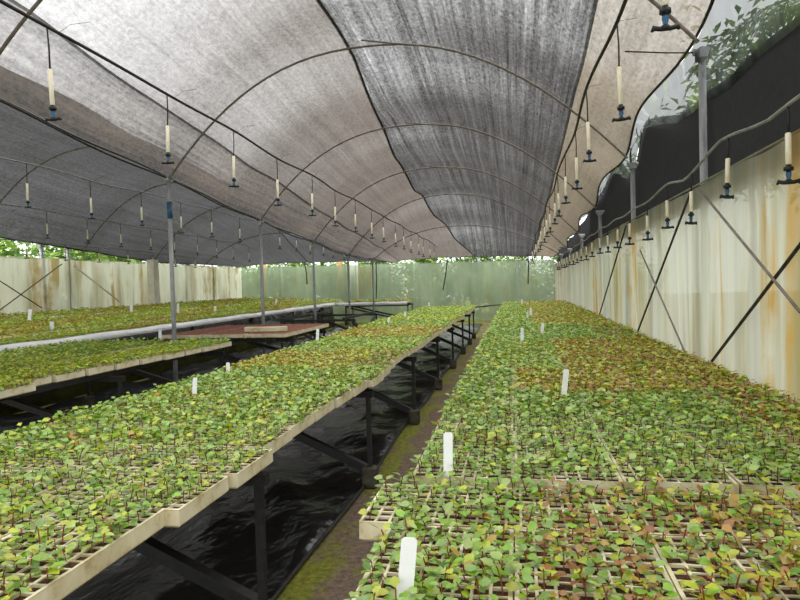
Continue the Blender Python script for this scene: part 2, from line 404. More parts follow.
# brace rods across the aisle wall
for k, (a, b, mat, X, lab) in enumerate([
    ((925, 80), (706, 369), 'wire', WX - .05, 'black diagonal brace rod in front of the stained wall, nearest the camera'),
    ((690, 194), (636, 336), 'wire', WX - .05, 'black diagonal brace rod below the second wall post'),
    ((626, 226), (599, 316), 'wire', WX - .05, 'black diagonal brace rod below the third wall post'),
    ((700, 190), (800, 312), 'arch_pipe', WX - .075, 'grey diagonal brace rod sloping down towards the near bench trays'),
    ((640, 250), (687, 357), 'arch_pipe', WX - .075, 'grey diagonal brace rod sloping down between two black rods')]):
    wire('brace_rod', lab, 'brace rod', [atX(*a, X), atX(*b, X)], .011 if mat == 'wire' else .009, M[mat], 'wall brace rods')
wire('brace_rod', 'thin dark brace rod rising across the pale plastic wall', 'brace rod', [atX(0, 310, XL + .08), atX(62, 264, XL + .08)], .014, M['arch_pipe'], 'wall brace rods')
wire('brace_rod', 'thin dark brace rod falling across the pale plastic wall', 'brace rod', [atX(0, 281, XL + .1), atX(42, 308, XL + .1)], .012, M['wire'], 'wall brace rods')
wire('brace_rod', 'pale brace strut falling across the pale plastic wall from its post', 'brace rod', [atX(74, 266, XL + .09), atX(120, 302, XL + .09)], .02, M['pale_post'], 'wall brace rods')

# ------------------------------------------------------------------ irrigation
def make_sprinkler(hose, tube_l, s=1.0):
    root = thing('mist_sprinkler', 'x', 'sprinkler')
    a = .0; b = -hose; c = b - tube_l
    MB().tube([(0, 0, 0.0), (.004, 0, -hose * .5), (0, 0, b - .005)], .0055, 6).build('drop_hose', M['hose'], root, True)
    MB().tube([(0, 0, b), (0, 0, b - .004), (0, 0, c + .004), (0, 0, c)], [.010, .0145, .0145, .010], 10).build('weight_tube', M['cream_tube'], root, True)
    m = MB(); m.tube([(0, 0, c), (0, 0, c - .010), (0, 0, c - .012), (0, 0, c - .03), (0, 0, c - .032), (0, 0, c - .042)], [.013, .013, .023, .023, .012, .012], 10); m.build('collar', M['black_plastic'], root, True)
    m = MB(); m.tube([(0, 0, c - .036), (0, 0, c - .05), (0, 0, c - .075), (0, 0, c - .086)], [.012, .014, .009, .013], 8); m.build('nozzle', M['blue'], root, True)
    m = MB(); z = c - .092
    m.tube([(-.052, 0, z - .006), (-.046, 0, z + .008), (-.02, 0, z + .002), (0, 0, z + .008), (.02, 0, z + .002), (.046, 0, z + .008), (.052, 0, z - .006)], [.006, .012, .010, .016, .010, .012, .006], 8)
    m.build('spinner', M['black_plastic'], root, True)
    return root
protoA = make_sprinkler(.27, .23); protoB = make_sprinkler(.14, .16)
usedA = [False]; usedB = [False]
LINES = [
    ('aisle hose', .63, [2.73, 4.07, 5.42, 6.75] + [6.75 + 1.18 * k for k in range(1, 15)], lambda Y: interp(Y, [-3, 3.8, 7.2, 15.8, 24], [3.16, 3.12, 3.06, 2.9, 2.72]), 'black', 'A'),
    ('middle bench hose', -2.9, [3.62, 5.0] + [5.0 + 1.29 * k for k in range(1, 15)], lambda Y: interp(Y, [-3, 3.3, 5, 9, 22, 24], [3.30, 3.26, 3.23, 3.15, 2.97, 2.9]), 'black', 'A'),
    ('short bench hose', -6.4, [7.43 + 1.32 * k for k in range(0, 13)], lambda Y: interp(Y, [2, 7, 12, 24], [3.30, 3.29, 3.25, 3.10]), 'grey', 'A'),
    ('outer bench hose', -9.9, [12.03 + 1.31 * k for k in range(0, 10)], lambda Y: interp(Y, [2, 10.8, 17, 24], [3.38, 3.33, 3.24, 3.1]), 'grey', 'A'),
    ('wall hose', 1.375, [3.51, 4.41, 5.28, 6.10, 6.98, 7.96, 8.85, 9.86, 10.76] + [10.76 + .95 * k for k in range(1, 12)], None, 'wall', 'B'),
    ('outer wall hose', -11.1, [10.2 + 1.3 * k for k in range(0, 9)], lambda Y: 2.78 - (Y - 10) * .008, 'wallgrey', 'B'),
]
WP = ([-3, 3.38, 3.75, 4.21, 4.53, 5.07, 5.49, 5.99, 6.61, 7.37, 8.72, 10.7, 12.95, 18, 24.5], [2.42, 2.39, 2.385, 2.43, 2.44, 2.37, 2.335, 2.37, 2.345, 2.325, 2.33, 2.33, 2.3, 2.26, 2.22])
for name, X, ys, zf, mat, kind in LINES:
    if zf is None: zf = lambda Y: interp(Y, *WP) + .012 * math.sin(Y * 4.3)
    y0, y1 = (-3, 24.2) if X > -4 else (3.0, 24.2)
    wob = .02 if 'wall' not in name else .0
    path = lambda Y: Vector((X + wob * math.sin(Y * 1.9 + X), Y, zf(Y) + (.012 * math.sin(Y * 2.6 + X) if wob else 0)))
    root = thing('irrigation_hose', {'aisle hose': 'black irrigation hose above the wall-side bench, beside the warm net panel', 'middle bench hose': 'long black irrigation hose under the pale net above the middle bench',
        'short bench hose': 'grey irrigation hose in the far bay next to the valley', 'outer bench hose': 'grey irrigation hose in the far bay next to the outer eave',
        'wall hose': 'wavy grey hose along the top of the stained plastic wall', 'outer wall hose': 'thin grey hose above the top of the pale outer wall'}[name], 'hose')
    MB().tube([path(Y) for Y in np.linspace(y0, y1, 170)], .012 if kind == 'A' else .010, 8).build('pipe', M['hose'] if mat == 'black' else M['greyhose'], root, True)
    if kind == 'A':
        for Y in ys[:8]:
            p = path(Y + .12); MB().tube([p + Vector((0, 0, .01)), p + Vector((.05, .04, .07)), p + Vector((.16, .10, .10))], .0015, 5).build('tie_wire', M['wire'], root, True)
    for k, Y in enumerate(ys):
        if Y > 24: continue
        pr, us = (protoA, usedA) if kind == 'A' else (protoB, usedB)
        p = path(Y); lab = 'hanging mist sprinkler with cream tube, %s along the %s from the near end' % (ORD[k], name)
        rz = random.uniform(-.5, .5) + .15
        if not us[0]:
            us[0] = True; o = pr; o.location = p; o.rotation_euler = (0, 0, rz); o['label'] = lab
        else: o = dup(pr, p, (random.uniform(-.03, .03), random.uniform(-.03, .03), rz), lab)
        o['group'] = 'mist sprinklers on the ' + name

# ------------------------------------------------------------------ benches
def bench(name, label, x0, x1, y0, y1, zt, legs, deck=True, feet=True, brace=True):
    root = thing(name, label, 'bench', ((x0 + x1) / 2, y0, 0)); cx = (x0 + x1) / 2
    L = lambda p: (p[0] - cx, p[1] - y0, p[2])
    for x in (x0 + .20, x1 - .20):
        MB().bar(L((x, y0, zt - .025)), L((x, y1, zt - .025)), .05, .05).build('side_rail', M['black_metal'], root)
    if deck:
        for x in np.linspace(x0 + .4, x1 - .4, max(2, int((x1 - x0) / .45))):
            MB().bar(L((x, y0, zt - .01)), L((x, y1, zt - .01)), .02, .02).build('support_rail', M['black_metal'], root)
    for y in legs:
        MB().bar(L((x0 + .02, y, zt - .075)), L((x1 - .02, y, zt - .075)), .05, .05).build('cross_beam', M['black_metal'], root)
        for x in (x0 + .06, x1 - .06):
            lg = MB().bar(L((x, y, .0)), L((x, y, zt - .05)), .034).build('leg', M['black_metal'], root)
            if feet: MB().bbox(*L((x - .055, y - .055, 0)), *L((x + .055, y + .055, .16)), .012).build('foot_block', M['concrete'], lg)
        if brace:
            MB().bar(L((x1 - .07, y + .035, .12)), L((x0 + .1, y + .035, zt - .12)), .058, .058).build('brace', M['black_metal'], root)
    return root
ZT = .85; TH = .06
bench('metal_bench', 'black steel bench under the wall-side seedling trays', -.40, 1.42, 2.18, 18.9, ZT - TH + .025, [2.6, 4.7, 6.9, 9.1, 11.3, 13.5, 15.7, 18.4], brace=False)
bench('metal_bench', 'low black steel bench under the nearest two rows of wall-side trays', -.40, 1.42, 1.06, 2.15, ZT - TH, [1.3, 2.0], brace=False)
bench('metal_bench', 'long black steel bench with diagonal braces under the middle seedling trays', -2.44, -1.06, .6, 17.2, ZT - TH, [.95, 2.57, 4.65, 6.8, 9.0, 11.2, 13.4, 15.4, 17.0])
bench('metal_bench', 'black steel bench under the short block of green seedling trays', -5.70, -3.66, 3.0, 7.75, ZT - TH, [3.3, 5.4, 7.5])
bench('metal_bench', 'black steel bench under the trays of bare reddish soil', -5.56, -3.44, 9.1, 11.5, ZT - TH - .02, [9.5, 11.2])
b = bench('bench_frame', 'empty black bench frame without trays behind the soil trays', -5.2, -3.42, 13.0, 16.0, ZT, [13.3, 15.6], deck=False)
for x, y0, y1 in ((.80, .4, 2.5), (-.80, .4, 2.5)):
    MB().bar((x, y0, .15), (x, y1, .72), .05).build('brace', M['black_metal'], b); MB().bar((x, y0, .72), (x, y1, .15), .05).build('brace', M['black_metal'], b)
bench('metal_bench', 'black steel bench under the broad far-bay seedling trays', -10.74, -6.52, 5.2, 24.4, .83, [6, 9, 12, 15, 18, 21, 24])
bench('metal_bench', 'black steel bench at the far end, crossing the valley', -6.4, -3.9, 22.95, 24.5, .80, [23.2, 24.2])

# white edging and black skirt along the far-bay bench
def ribbon(name, label, cat, pts, z0, z1, mat, lean=.02, thick=.006):
    m = MB(); n = len(pts); vs = []; fs = []
    for k, (x, y) in enumerate(pts):
        d = Vector(pts[min(k + 1, n - 1)]) - Vector(pts[max(k - 1, 0)]); nn = Vector((d.y, -d.x)).normalized()
        w = .012 * math.sin(k * 1.3) + .008 * math.sin(k * 2.9); wz = .008 * math.sin(k * .9)
        for off, z, tk in ((w + lean, z0, 0), (w, z1 + wz, 0), (w, z1 + wz, -thick), (w + lean, z0, -thick)):
            q = Vector((x, y)) + nn * (off + tk); vs.append((q.x, q.y, z))
    for k in range(n - 1):
        for i in range(4): j = (i + 1) % 4; fs.append((k * 4 + i, k * 4 + j, k * 4 + 4 + j, k * 4 + 4 + i))
    fs += [(3, 2, 1, 0), tuple((n - 1) * 4 + i for i in range(4))]
    m.add(vs, fs); return tag(m.build(name, mat, None, True), label, cat)
ys = list(np.linspace(5.0, 22.5, 70))
ribbon('edge_strip', 'long white plastic edging along the broad far-bay bench', 'edging', [(-6.44 - .012 * (y - 7), y) for y in ys], .80, .895, M['white_film'], lean=.10)
ribbon('edge_strip', 'white plastic edging along the front of the far cross bench', 'edging', [(x, 22.75) for x in np.linspace(-6.6, -3.9, 24)], .76, .88, M['white_film'], lean=.10)
ribbon('edge_strip', 'fragment of pale edging among the far-bay trays, near the first valley post', 'edging', [(-8.62, y) for y in np.linspace(15.0, 22.0, 20)], .93, 1.03, M['white_film'])
ribbon('edge_strip', 'fragment of pale edging among the far-bay trays, below the pale outer wall', 'edging', [(-9.32, y) for y in np.linspace(11.0, 14.5, 14)], .97, 1.065, M['white_film'])
ribbon('plastic_skirt', 'black plastic skirt hanging below the long white edging', 'plastic skirt', [(-6.50 - .012 * (y - 7), y) for y in ys], .0, .82, M['film'], lean=.1)

# black film on the ground beneath the middle and short benches
def fn(u, v):
    x = -1.18 - 5.1 * u; y = -.6 + 23 * v
    z = .04 + .045 * math.sin(x * 4 + y * 1.3 + math.sin(y * 2.1)) * math.sin(y * 1.7 - x * 2.2) + .020 * math.sin(x * 7 + y * 3 + 2 * math.sin(y * 1.9 + x)) + .006 * math.sin(y * 9 - x * 6 + 2 * math.sin(x * 3))
    if u < .001: z = .02; x += .02 * math.sin(y * 1.7)
    return (x, y, max(z, .006))
r = thing('ground_sheet', 'rumpled shiny black plastic sheet on the ground beneath the middle bench', 'plastic sheet')
MB().grid(fn, 90, 330).build('film', M['film'], r, True)
MB().tube([(-1.175 + .02 * math.sin(y * 1.7), y, .028) for y in np.linspace(-.6, 22.4, 120)], .012, 6).build('rolled_hem', M['hose'], r, True)

# ------------------------------------------------------------------ seedling trays
TL, TW, NX, NY = .687, .353, 16, 8      # long side along local x
PITCH = .0424; CELL = .0354
def tray_meshes(seed, soilmat):
    rr = random.Random(seed)
    m = MB(); s = MB(); hx, hy = TL / 2, TW / 2
    xs = [-hx]; ysv = [-hy]
    for i in range(NX):
        c = (i - (NX - 1) / 2) * PITCH; xs += [c - CELL / 2, c + CELL / 2]
    xs.append(hx)
    for j in range(NY):
        c = (j - (NY - 1) / 2) * PITCH; ysv += [c - CELL / 2, c + CELL / 2]
    ysv.append(hy)
    def z(i, j): return 0 if (i in (0, len(xs) - 1) or j in (0, len(ysv) - 1)) else rr.uniform(-.002, .001)
    W = len(xs); vs = [(x, y, z(i, j)) for j, y in enumerate(ysv) for i, x in enumerate(xs)]; fs = []
    for j in range(len(ysv) - 1):
        for i in range(W - 1):
            if i % 2 == 1 and j % 2 == 1:
                a = [vs[j * W + i], vs[j * W + i + 1], vs[(j + 1) * W + i + 1], vs[(j + 1) * W + i]]
                b0 = len(vs); cx = sum(p[0] for p in a) / 4; cy = sum(p[1] for p in a) / 4
                for p in a: vs.append((cx + (p[0] - cx) * .86, cy + (p[1] - cy) * .86, -.03))
                q = [j * W + i, j * W + i + 1, (j + 1) * W + i + 1, (j + 1) * W + i]
                for k in range(4): l = (k + 1) % 4; fs.append((q[k], q[l], b0 + l, b0 + k))
                dz = rr.uniform(-.008, -.003); k0 = len(s.v)
                c4 = [(cx + (p[0] - cx) * .95, cy + (p[1] - cy) * .95, dz) for p in a]
                s.add(c4 + [(cx + rr.uniform(-.006, .006), cy, dz + rr.uniform(.001, .006))], [(0, 1, 4), (1, 2, 4), (2, 3, 4), (3, 0, 4)])
            else: fs.append((j * W + i, j * W + i + 1, (j + 1) * W + i + 1, (j + 1) * W + i))
    b0 = len(vs); bz = .004
    ring_t = [(-hx, -hy), (hx, -hy), (hx, hy), (-hx, hy)]
    for zz, ins in ((-.003, -.001), (-.052, 0.0), (-.06, .008)):
        vs += [(x - math.copysign(ins, x), y - math.copysign(ins, y), zz) for x, y in ring_t]
    c0 = [0, W - 1, (len(ysv) - 1) * W + W - 1, (len(ysv) - 1) * W]
    bound = [[i for i in range(W)], [j * W + W - 1 for j in range(len(ysv))], [(len(ysv) - 1) * W + i for i in range(W - 1, -1, -1)], [j * W for j in range(len(ysv) - 1, -1, -1)]]
    for k in range(4):
        l = (k + 1) % 4
        fs.append(tuple(reversed(bound[k])) + (b0 + k, b0 + l))
        for lev in (0, 4): fs.append((b0 + lev + k, b0 + lev + 4 + k, b0 + lev + 4 + l, b0 + lev + l)[::-1])
    fs.append((b0 + 8, b0 + 11, b0 + 10, b0 + 9))
    m.add(vs, fs); me = m.mesh('tray_body'); me.materials.append(M['foam'])
    ms = s.mesh('soil_plugs'); ms.materials.append(soilmat)
    return me, ms
TM = [tray_meshes(i, M['soil']) for i in range(4)]
TS = tray_meshes(11, M['bare_soil'])
# bare soil trays are overfilled: soil hides most of the cell walls
mm = MB(); rr = random.Random(3)
hh = {}
def hz(i, j):
    if (i, j) not in hh: hh[(i, j)] = rr.uniform(.001, .009)
    return hh[(i, j)]
mm.grid(lambda u, v: (-TL / 2 + .012 + (TL - .024) * u, -TW / 2 + .012 + (TW - .024) * v, hz(round(u * 36), round(v * 18)) if 0 < u < 1 and 0 < v < 1 else -.001), 36, 18)
SOILTOP = mm.mesh('soil_fill'); SOILTOP.materials.append(M['bare_soil'])
CELLS = []      # every plug that carries a seedling: world position, zone
TRAYS = []
def tray(x, y, z, along_y, label, group, zone, bare=False, jit=1.0, fill=.93, short=None):
    a = (PI / 2 if along_y else 0) + random.gauss(0, .006) * jit
    root = thing('seedling_tray', label, 'seedling tray', (x, y, z), group, a)
    if bare:
        link('foam_body', TS[0], root); link('soil', SOILTOP, root)
        return root
    me, ms = random.choice(TM); link('foam_body', me, root); link('soil', ms, root)
    ca, sa = math.cos(a), math.sin(a)
    fl = fill * random.uniform(.92, 1.02)
    for i in range(NX):
        for j in range(NY):
            if random.random() > fl: continue
            lx = (i - (NX - 1) / 2) * PITCH + random.gauss(0, .004); ly = (j - (NY - 1) / 2) * PITCH + random.gauss(0, .004)
            CELLS.append((x + lx * ca - ly * sa, y + lx * sa + ly * ca, z - .008, zone, len(TRAYS), (NY - j, i + 1) if along_y else (i + 1, j + 1)))
    TRAYS.append(short or label); return root

# wall-side bench
colname = ['first column from the path', 'second column from the path', 'middle column', 'fourth column from the path', 'column against the stained wall']
for c in range(5):
    x = -.375 + .178 + .357 * c
    tray(x, 1.095 + .34, ZT, True, 'cream foam seedling tray in the nearest row of wall-side bench, ' + ['at the path edge', 'second from the path', 'third from the path', 'fourth from the path', 'against the wall'][c], 'trays on the wall-side bench', 'R', fill=.80, jit=.6, short='nearest wall-bench row, ' + ['path-edge tray', 'second tray from path', 'third tray from path', 'fourth tray from path', 'wall-edge tray'][c])
for c in range(3):
    tray(-.465 + .339 + .69 * c, 1.785 + .178, ZT, False, 'foam seedling tray lying crosswise on the wall-side bench, ' + ['corner jutting over the path', 'middle of three', 'touching the wall end'][c], 'trays on the wall-side bench', 'R', fill=.80, jit=.5, short='crosswise tray ' + ['jutting over the path', 'in the middle', 'at the wall'][c])
for rrow in range(24):
    y = 2.16 + .342 + .692 * rrow
    for c in range(5):
        x = -.375 + .178 + .357 * c + random.gauss(0, .001)
        tray(x, y + random.gauss(0, .002), ZT + .025, True, 'foam seedling tray, wall-side bench, %s lengthwise row, %s' % (ordinal(rrow), colname[c]), 'trays on the wall-side bench', 'R', jit=.4, fill=.97, short='%s lengthwise row, %s' % (ordinal(rrow), ['path-edge tray', 'second tray', 'middle tray', 'fourth tray', 'wall-edge tray'][c]))
# middle bench
for c in range(4):
    tray(-1.115 - .176 - .36 * c, 1.485, ZT, True, 'foam seedling tray lengthwise at the near end of middle bench, ' + ['at the path edge', 'second from the path', 'third from the path', 'at the inner edge'][c], 'trays on the middle bench', 'M', fill=.82, short='nearest middle-bench row, ' + ['path-edge tray', 'second tray from path', 'third tray from path', 'inner tray'][c])
for k in range(43):
    y = .92 + .379 * k
    off = .022 * math.sin(k * .9) + random.gauss(0, .013); dz = 0
    if k < 2: continue
    y += .317
    for c in range(2):
        x = -1.085 - .34 - .695 * c + off + random.gauss(0, .003)
        tray(x, y + random.gauss(0, .003), ZT + dz, False, 'foam seedling tray on the middle bench, %s crosswise row, %s side' % (ordinal(k - 2), ['path', 'inner'][c]), 'trays on the middle bench', 'M', fill=.82 if k < 4 else .97, short='middle bench %s crosswise row, %s tray' % (ordinal(k - 2), ['path-side', 'inner'][c]))
# short bench
for k in range(12):
    for c in range(3):
        y = 3.35 + .379 * k
        if c == 2 and k < 4: continue
        off = (0 if y < 4.2 else -.20 * max(0, 1 - (y - 4.3) / 3.0)) if c == 0 else -.22 if c == 1 else -.22
        tray(-3.66 - .34 - .69 * c + off + random.gauss(0, .008) * (c == 0) + (-.03 if c else 0) - (.10 if c and 0 else 0), y, ZT, False, 'foam seedling tray on the short bench, %s row, %s' % (ordinal(k), ['path edge', 'middle column', 'column next to the white edging'][c]), 'trays on the short bench', 'S', fill=.97)
# bare soil trays
for k in range(6):
    for c in range(3):
        tray(-3.46 - .34 - .70 * c, 9.30 + .379 * k, ZT - .02, False, 'foam tray of bare reddish soil, %s row, %s' % (ordinal(k), ['path edge column', 'middle column', 'inner column'][c]), 'bare soil trays', '', bare=True, jit=.4)
# far-bay trays nearest the white edging
for k in range(32):
    tray(-6.50 - .36 - .012 * (.379 * k - 1), 5.6 + .379 * k, .89, False, 'foam seedling tray beside the long white edging, %s from the near end' % ordinal(k), 'trays beside the white edging', 'F', jit=.4)
# the rest of the far-bay trays, too many to tell apart
m = MB()
def slab(x, y, z): m.bbox(x - .337, y - .175, z - .06, x + .337, y + .175, z, .004)
for k in range(50):
    for c in range(5): slab(-7.57 - .70 * c, 5.6 + .379 * k, .89 + .034 * (c + 1))
    if k >= 32: slab(-6.86 - .012 * (.379 * k - 1), 5.6 + .379 * k, .89)
for k in range(3):
    for c in range(3): slab(-6.2 + .37 + .75 * c, 23.3 + .4 * k, .86)
tag(m.build('tray_field', M['foam']), 'rest of the foam trays across the far bay', 'seedling trays', kind='stuff')
# broken tray lying on the soil trays
p = atZ(270, 329, ZT + .05)
m = MB(); m.bbox(-.34, -.05, 0, .34, .05, .075, .006)
for i in range(5): m.box(-.30 + .13 * i, -.052, .015, -.24 + .13 * i, -.049, .05)
o = m.build('tray_offcut', M['foam']); o.location = (-3.90, 9.42, ZT - .005); o.rotation_euler = (0, 0, .03)
tag(o, 'cream foam tray offcut lying on the front of the soil trays', 'tray offcut')

# ------------------------------------------------------------------ seedlings
PAL = {'g': (.225, .395, .022), 'd': (.115, .225, .020), 'b': (.250, .400, .085), 'y': (.430, .470, .035), 'o': (.400, .255, .045), 'r': (.330, .140, .040), 'l': (.370, .490, .130)}
MIX = {'green': 'gggybdblyyl', 'greenb': 'ggydbblbgll', 'mixed': 'gdybyboroglr', 'brown': 'oyyoyorogyoy', 'olive': 'yyoyyogoyoy', 'yellow': 'yyyygygyl'}  # bluish and pale picks also put leaf glints and haze into the colour
def zone_mix(zone, x, y):
    w = .12 * math.sin(x * 7 + y * 3)
    if zone == 'R':
        if y < 2.14: return 'greenb' if x < .02 else ('mixed' if x < .7 else 'olive')
        if y < 3.75: return 'greenb' if x < 1.0 else 'mixed'
        if y < 4.65: return 'greenb' if x < 0 else 'brown'
        if y < 7.0: return 'green' if x < .36 else 'brown'
        if y < 9.2: return 'greenb' if x < .9 else 'mixed'
        return 'green' if x < .25 else 'olive'
    if zone == 'M':
        if 5.0 + w < y < 6.3 + w: return 'olive' if x < -1.4 else 'mixed'
        if 7.8 < y < 9.6: return 'brown'
        if y > 11: return 'yellow' if int(y / 1.6) % 2 else 'green'
        if 3.9 < y < 5 and x < -1.9: return 'greenb'
        return 'green'
    if zone == 'S':
        if y > 6.9 or y < 3.9: return 'green'
        return 'yellow' if x > -4.6 or y < 6 else 'green'
    return 'olive' if int((x * 1.1 + y * .35)) % 2 else 'yellow'

def leaf_full(L, W, droop):
    pts = [(0, 0, 0), (.34, .46, .06), (.34, 0, 0), (.34, -.46, .06), (.72, .34, .05), (.72, 0, -.01), (.72, -.34, .05), (1, 0, -.03)]
    v = np.array([(x * L, y * W, (z - droop * x * x) * L) for x, y, z in pts])
    return v, [(0, 2, 1), (0, 3, 2), (1, 2, 5, 4), (2, 3, 6, 5), (4, 5, 7), (5, 6, 7)]
def leaf_low(L, W, droop):
    v = np.array([(0, 0, 0), (.5 * L, .5 * W, .05 * L), (L, 0, -droop * L), (.5 * L, -.5 * W, .05 * L)])
    return v, [(0, 3, 2, 1)]
def rotm(az, el, roll):
    return np.array(Euler((roll, -el, az), 'XYZ').to_matrix())
def seedling_template(seed, lod, nl):
    r = random.Random(seed); H = r.uniform(.026, .055)
    bend = r.uniform(-.012, .012), r.uniform(-.012, .012)
    def sp(t): return np.array((bend[0] * t * t, bend[1] * t * t, H * t))
    leaves = []; az = r.uniform(0, 6.28)
    for k in range(nl):
        t = .35 + .65 * (k + .5) / nl; az += 2.4 + r.uniform(-.5, .5)
        L = r.uniform(.019, .032) * (1.45 if lod > 1 else 1.3 if lod else 1); W = L * r.uniform(.78, 1.0)
        v, f = (leaf_full if lod == 0 else leaf_low)(L, W, r.uniform(.0, .25))
        v = v + np.array((.006, 0, 0)); el = r.uniform(-.35, .6)
        leaves.append((v @ rotm(az, el, r.uniform(-.5, .5)).T + sp(t), f))
    stem = []
    n = 3; ring = []
    for t in (0, .5, 1):
        c = sp(t)
        ring += [c + np.array((math.cos(a) * .0018, math.sin(a) * .0018, 0)) for a in (0, 2.09, 4.19)]
    sf = [(k * 3 + i, k * 3 + (i + 1) % 3, k * 3 + 3 + (i + 1) % 3, k * 3 + 3 + i) for k in range(2) for i in range(3)]
    return np.array(ring), sf, leaves
T0 = [seedling_template(100 + i, 0, random.choice((5, 6, 6, 7))) for i in range(24)]
T1 = [seedling_template(200 + i, 1, random.choice((5, 6, 6))) for i in range(16)]
T2 = [seedling_template(300 + i, 2, 4) for i in range(12)]

def pick_col(mixname):
    c = PAL[random.choice(MIX[mixname])]; k = random.uniform(.86, 1.42)
    return [min(1, max(0, c[i] * k * random.uniform(.92, 1.08))) for i in range(3)] + [1]

class Bulk:
    def __init__(s): s.V = []; s.loops = []; s.sizes = []; s.C = []; s.n = 0; s.mi = []
    def add(s, v, faces, col, mi=0):
        s.V.append(v); s.C.append(np.tile(np.array(col, dtype=np.float32), (len(v), 1)))
        for f in faces: s.loops.extend([i + s.n for i in f]); s.sizes.append(len(f)); s.mi.append(mi)
        s.n += len(v)
    def mesh(s, name, mats):
        V = np.concatenate(s.V).astype(np.float32); me = bpy.data.meshes.new(name)
        me.vertices.add(len(V)); me.vertices.foreach_set('co', V.ravel())
        me.loops.add(len(s.loops)); me.loops.foreach_set('vertex_index', np.array(s.loops, dtype=np.int32))
        sz = np.array(s.sizes, dtype=np.int32); st = np.concatenate(([0], np.cumsum(sz)[:-1])).astype(np.int32)
        me.polygons.add(len(sz)); me.polygons.foreach_set('loop_start', st); me.polygons.foreach_set('loop_total', sz)
        for mt in mats: me.materials.append(mt)
        me.polygons.foreach_set('material_index', np.array(s.mi, dtype=np.int32))
        me.update(calc_edges=True)
        at = me.color_attributes.new('Col', 'FLOAT_COLOR', 'POINT'); at.data.foreach_set('color', np.concatenate(s.C).astype(np.float32).ravel())
        me.validate(); return me

def inview(c, mg=6):
    q = Vector(c[:3]) + Vector((0, 0, .04)) - EYE
    if q.dot(D_) < .3: return False
    x, y = proj(Vector(c[:3]) + Vector((0, 0, .04))); return -mg < x < 800 + mg and -mg < y < 600 + mg
order = sorted([(((Vector(c[:3]) - EYE).dot(D_)), i) for i, c in enumerate(CELLS) if inview(c)])
near = set(i for _, i in order[:300])
COLN = {'greenb': 'mostly green', 'green': 'fresh green', 'mixed': 'green and russet', 'olive': 'olive', 'brown': 'russet', 'yellow': 'yellow-green'}
bulk = Bulk()
for i, c in enumerate(CELLS):
    mixn = zone_mix(c[3], c[0], c[1]); d = (Vector(c[:3]) - EYE).length
    if random.random() < .12: mixn = random.choice(list(MIX))
    rz = random.uniform(0, 6.28); s = random.uniform(.8, 1.25); cs, sn = math.cos(rz), math.sin(rz); Rm = np.array(((cs, -sn, 0), (sn, cs, 0), (0, 0, 1))) * s
    if c[3] == 'M' and d > 5: s *= 1.0
    T = random.choice(T0 if (i in near or d < 3.2) else (T1 if d < 8 else T2)); P = np.array(c[:3])
    if i in near:
        st, sf, lv = T
        ox, oy = 0, 0
        lab = '%s seedling, plug %s across, %s back, %s' % (COLN[zone_mix(c[3], c[0], c[1])].replace('green and russet', 'mixed-colour').replace('mostly ', '').replace('fresh ', ''), ORD[c[5][0] - 1], ORD[c[5][1] - 1], TRAYS[c[4]])
        root = thing('seedling', lab, 'seedling', tuple(P), 'seedlings in the ' + TRAYS[c[4]], rz); root.scale = (s, s, s)
        ms = MB(); ms.add(st, sf); ms.build('stem', M['stem'], root, True)
        bb = Bulk()
        for v, f in lv: bb.add(v, f, pick_col(mixn))
        link('foliage', bb.mesh('foliage', [M['leaf']]), root)
        continue
    st, sf, lv = T
    if d < 7: bulk.add(st @ Rm.T + P, sf, (.18, .06, .025, 1))
    for v, f in lv: bulk.add(v @ Rm.T + P, f, pick_col(mixn))
def far_zone(x0, x1, y0, y1, z, dens):
    n = int((x1 - x0) * (y1 - y0) * dens)
    for _ in range(n):
        x = random.uniform(x0, x1); y = random.uniform(y0, y1); mixn = zone_mix('F', x, y)
        st, sf, lv = random.choice(T2); rz = random.uniform(0, 6.28); s = random.uniform(1.2, 1.7); cs, sn = math.cos(rz), math.sin(rz)
        Rm = np.array(((cs, -sn, 0), (sn, cs, 0), (0, 0, 1))) * s; P = np.array((x, y, z))
        for v, f in lv: bulk.add(v @ Rm.T + P, f, pick_col(mixn))
for c in range(5): far_zone(-7.92 - .70 * c, -7.22 - .70 * c, 5.4, 24.4, .89 + .034 * (c + 1), 185)
far_zone(-7.4, -6.75, 17.6, 24.4, .89, 190)
far_zone(-6.3, -4.0, 23.0, 24.4, .86, 200)
o = link('seedlings', bulk.mesh('seedlings', [M['leaf']]))
tag(o, 'carpet of small green and russet seedlings covering all the trays', 'seedlings', kind='stuff')

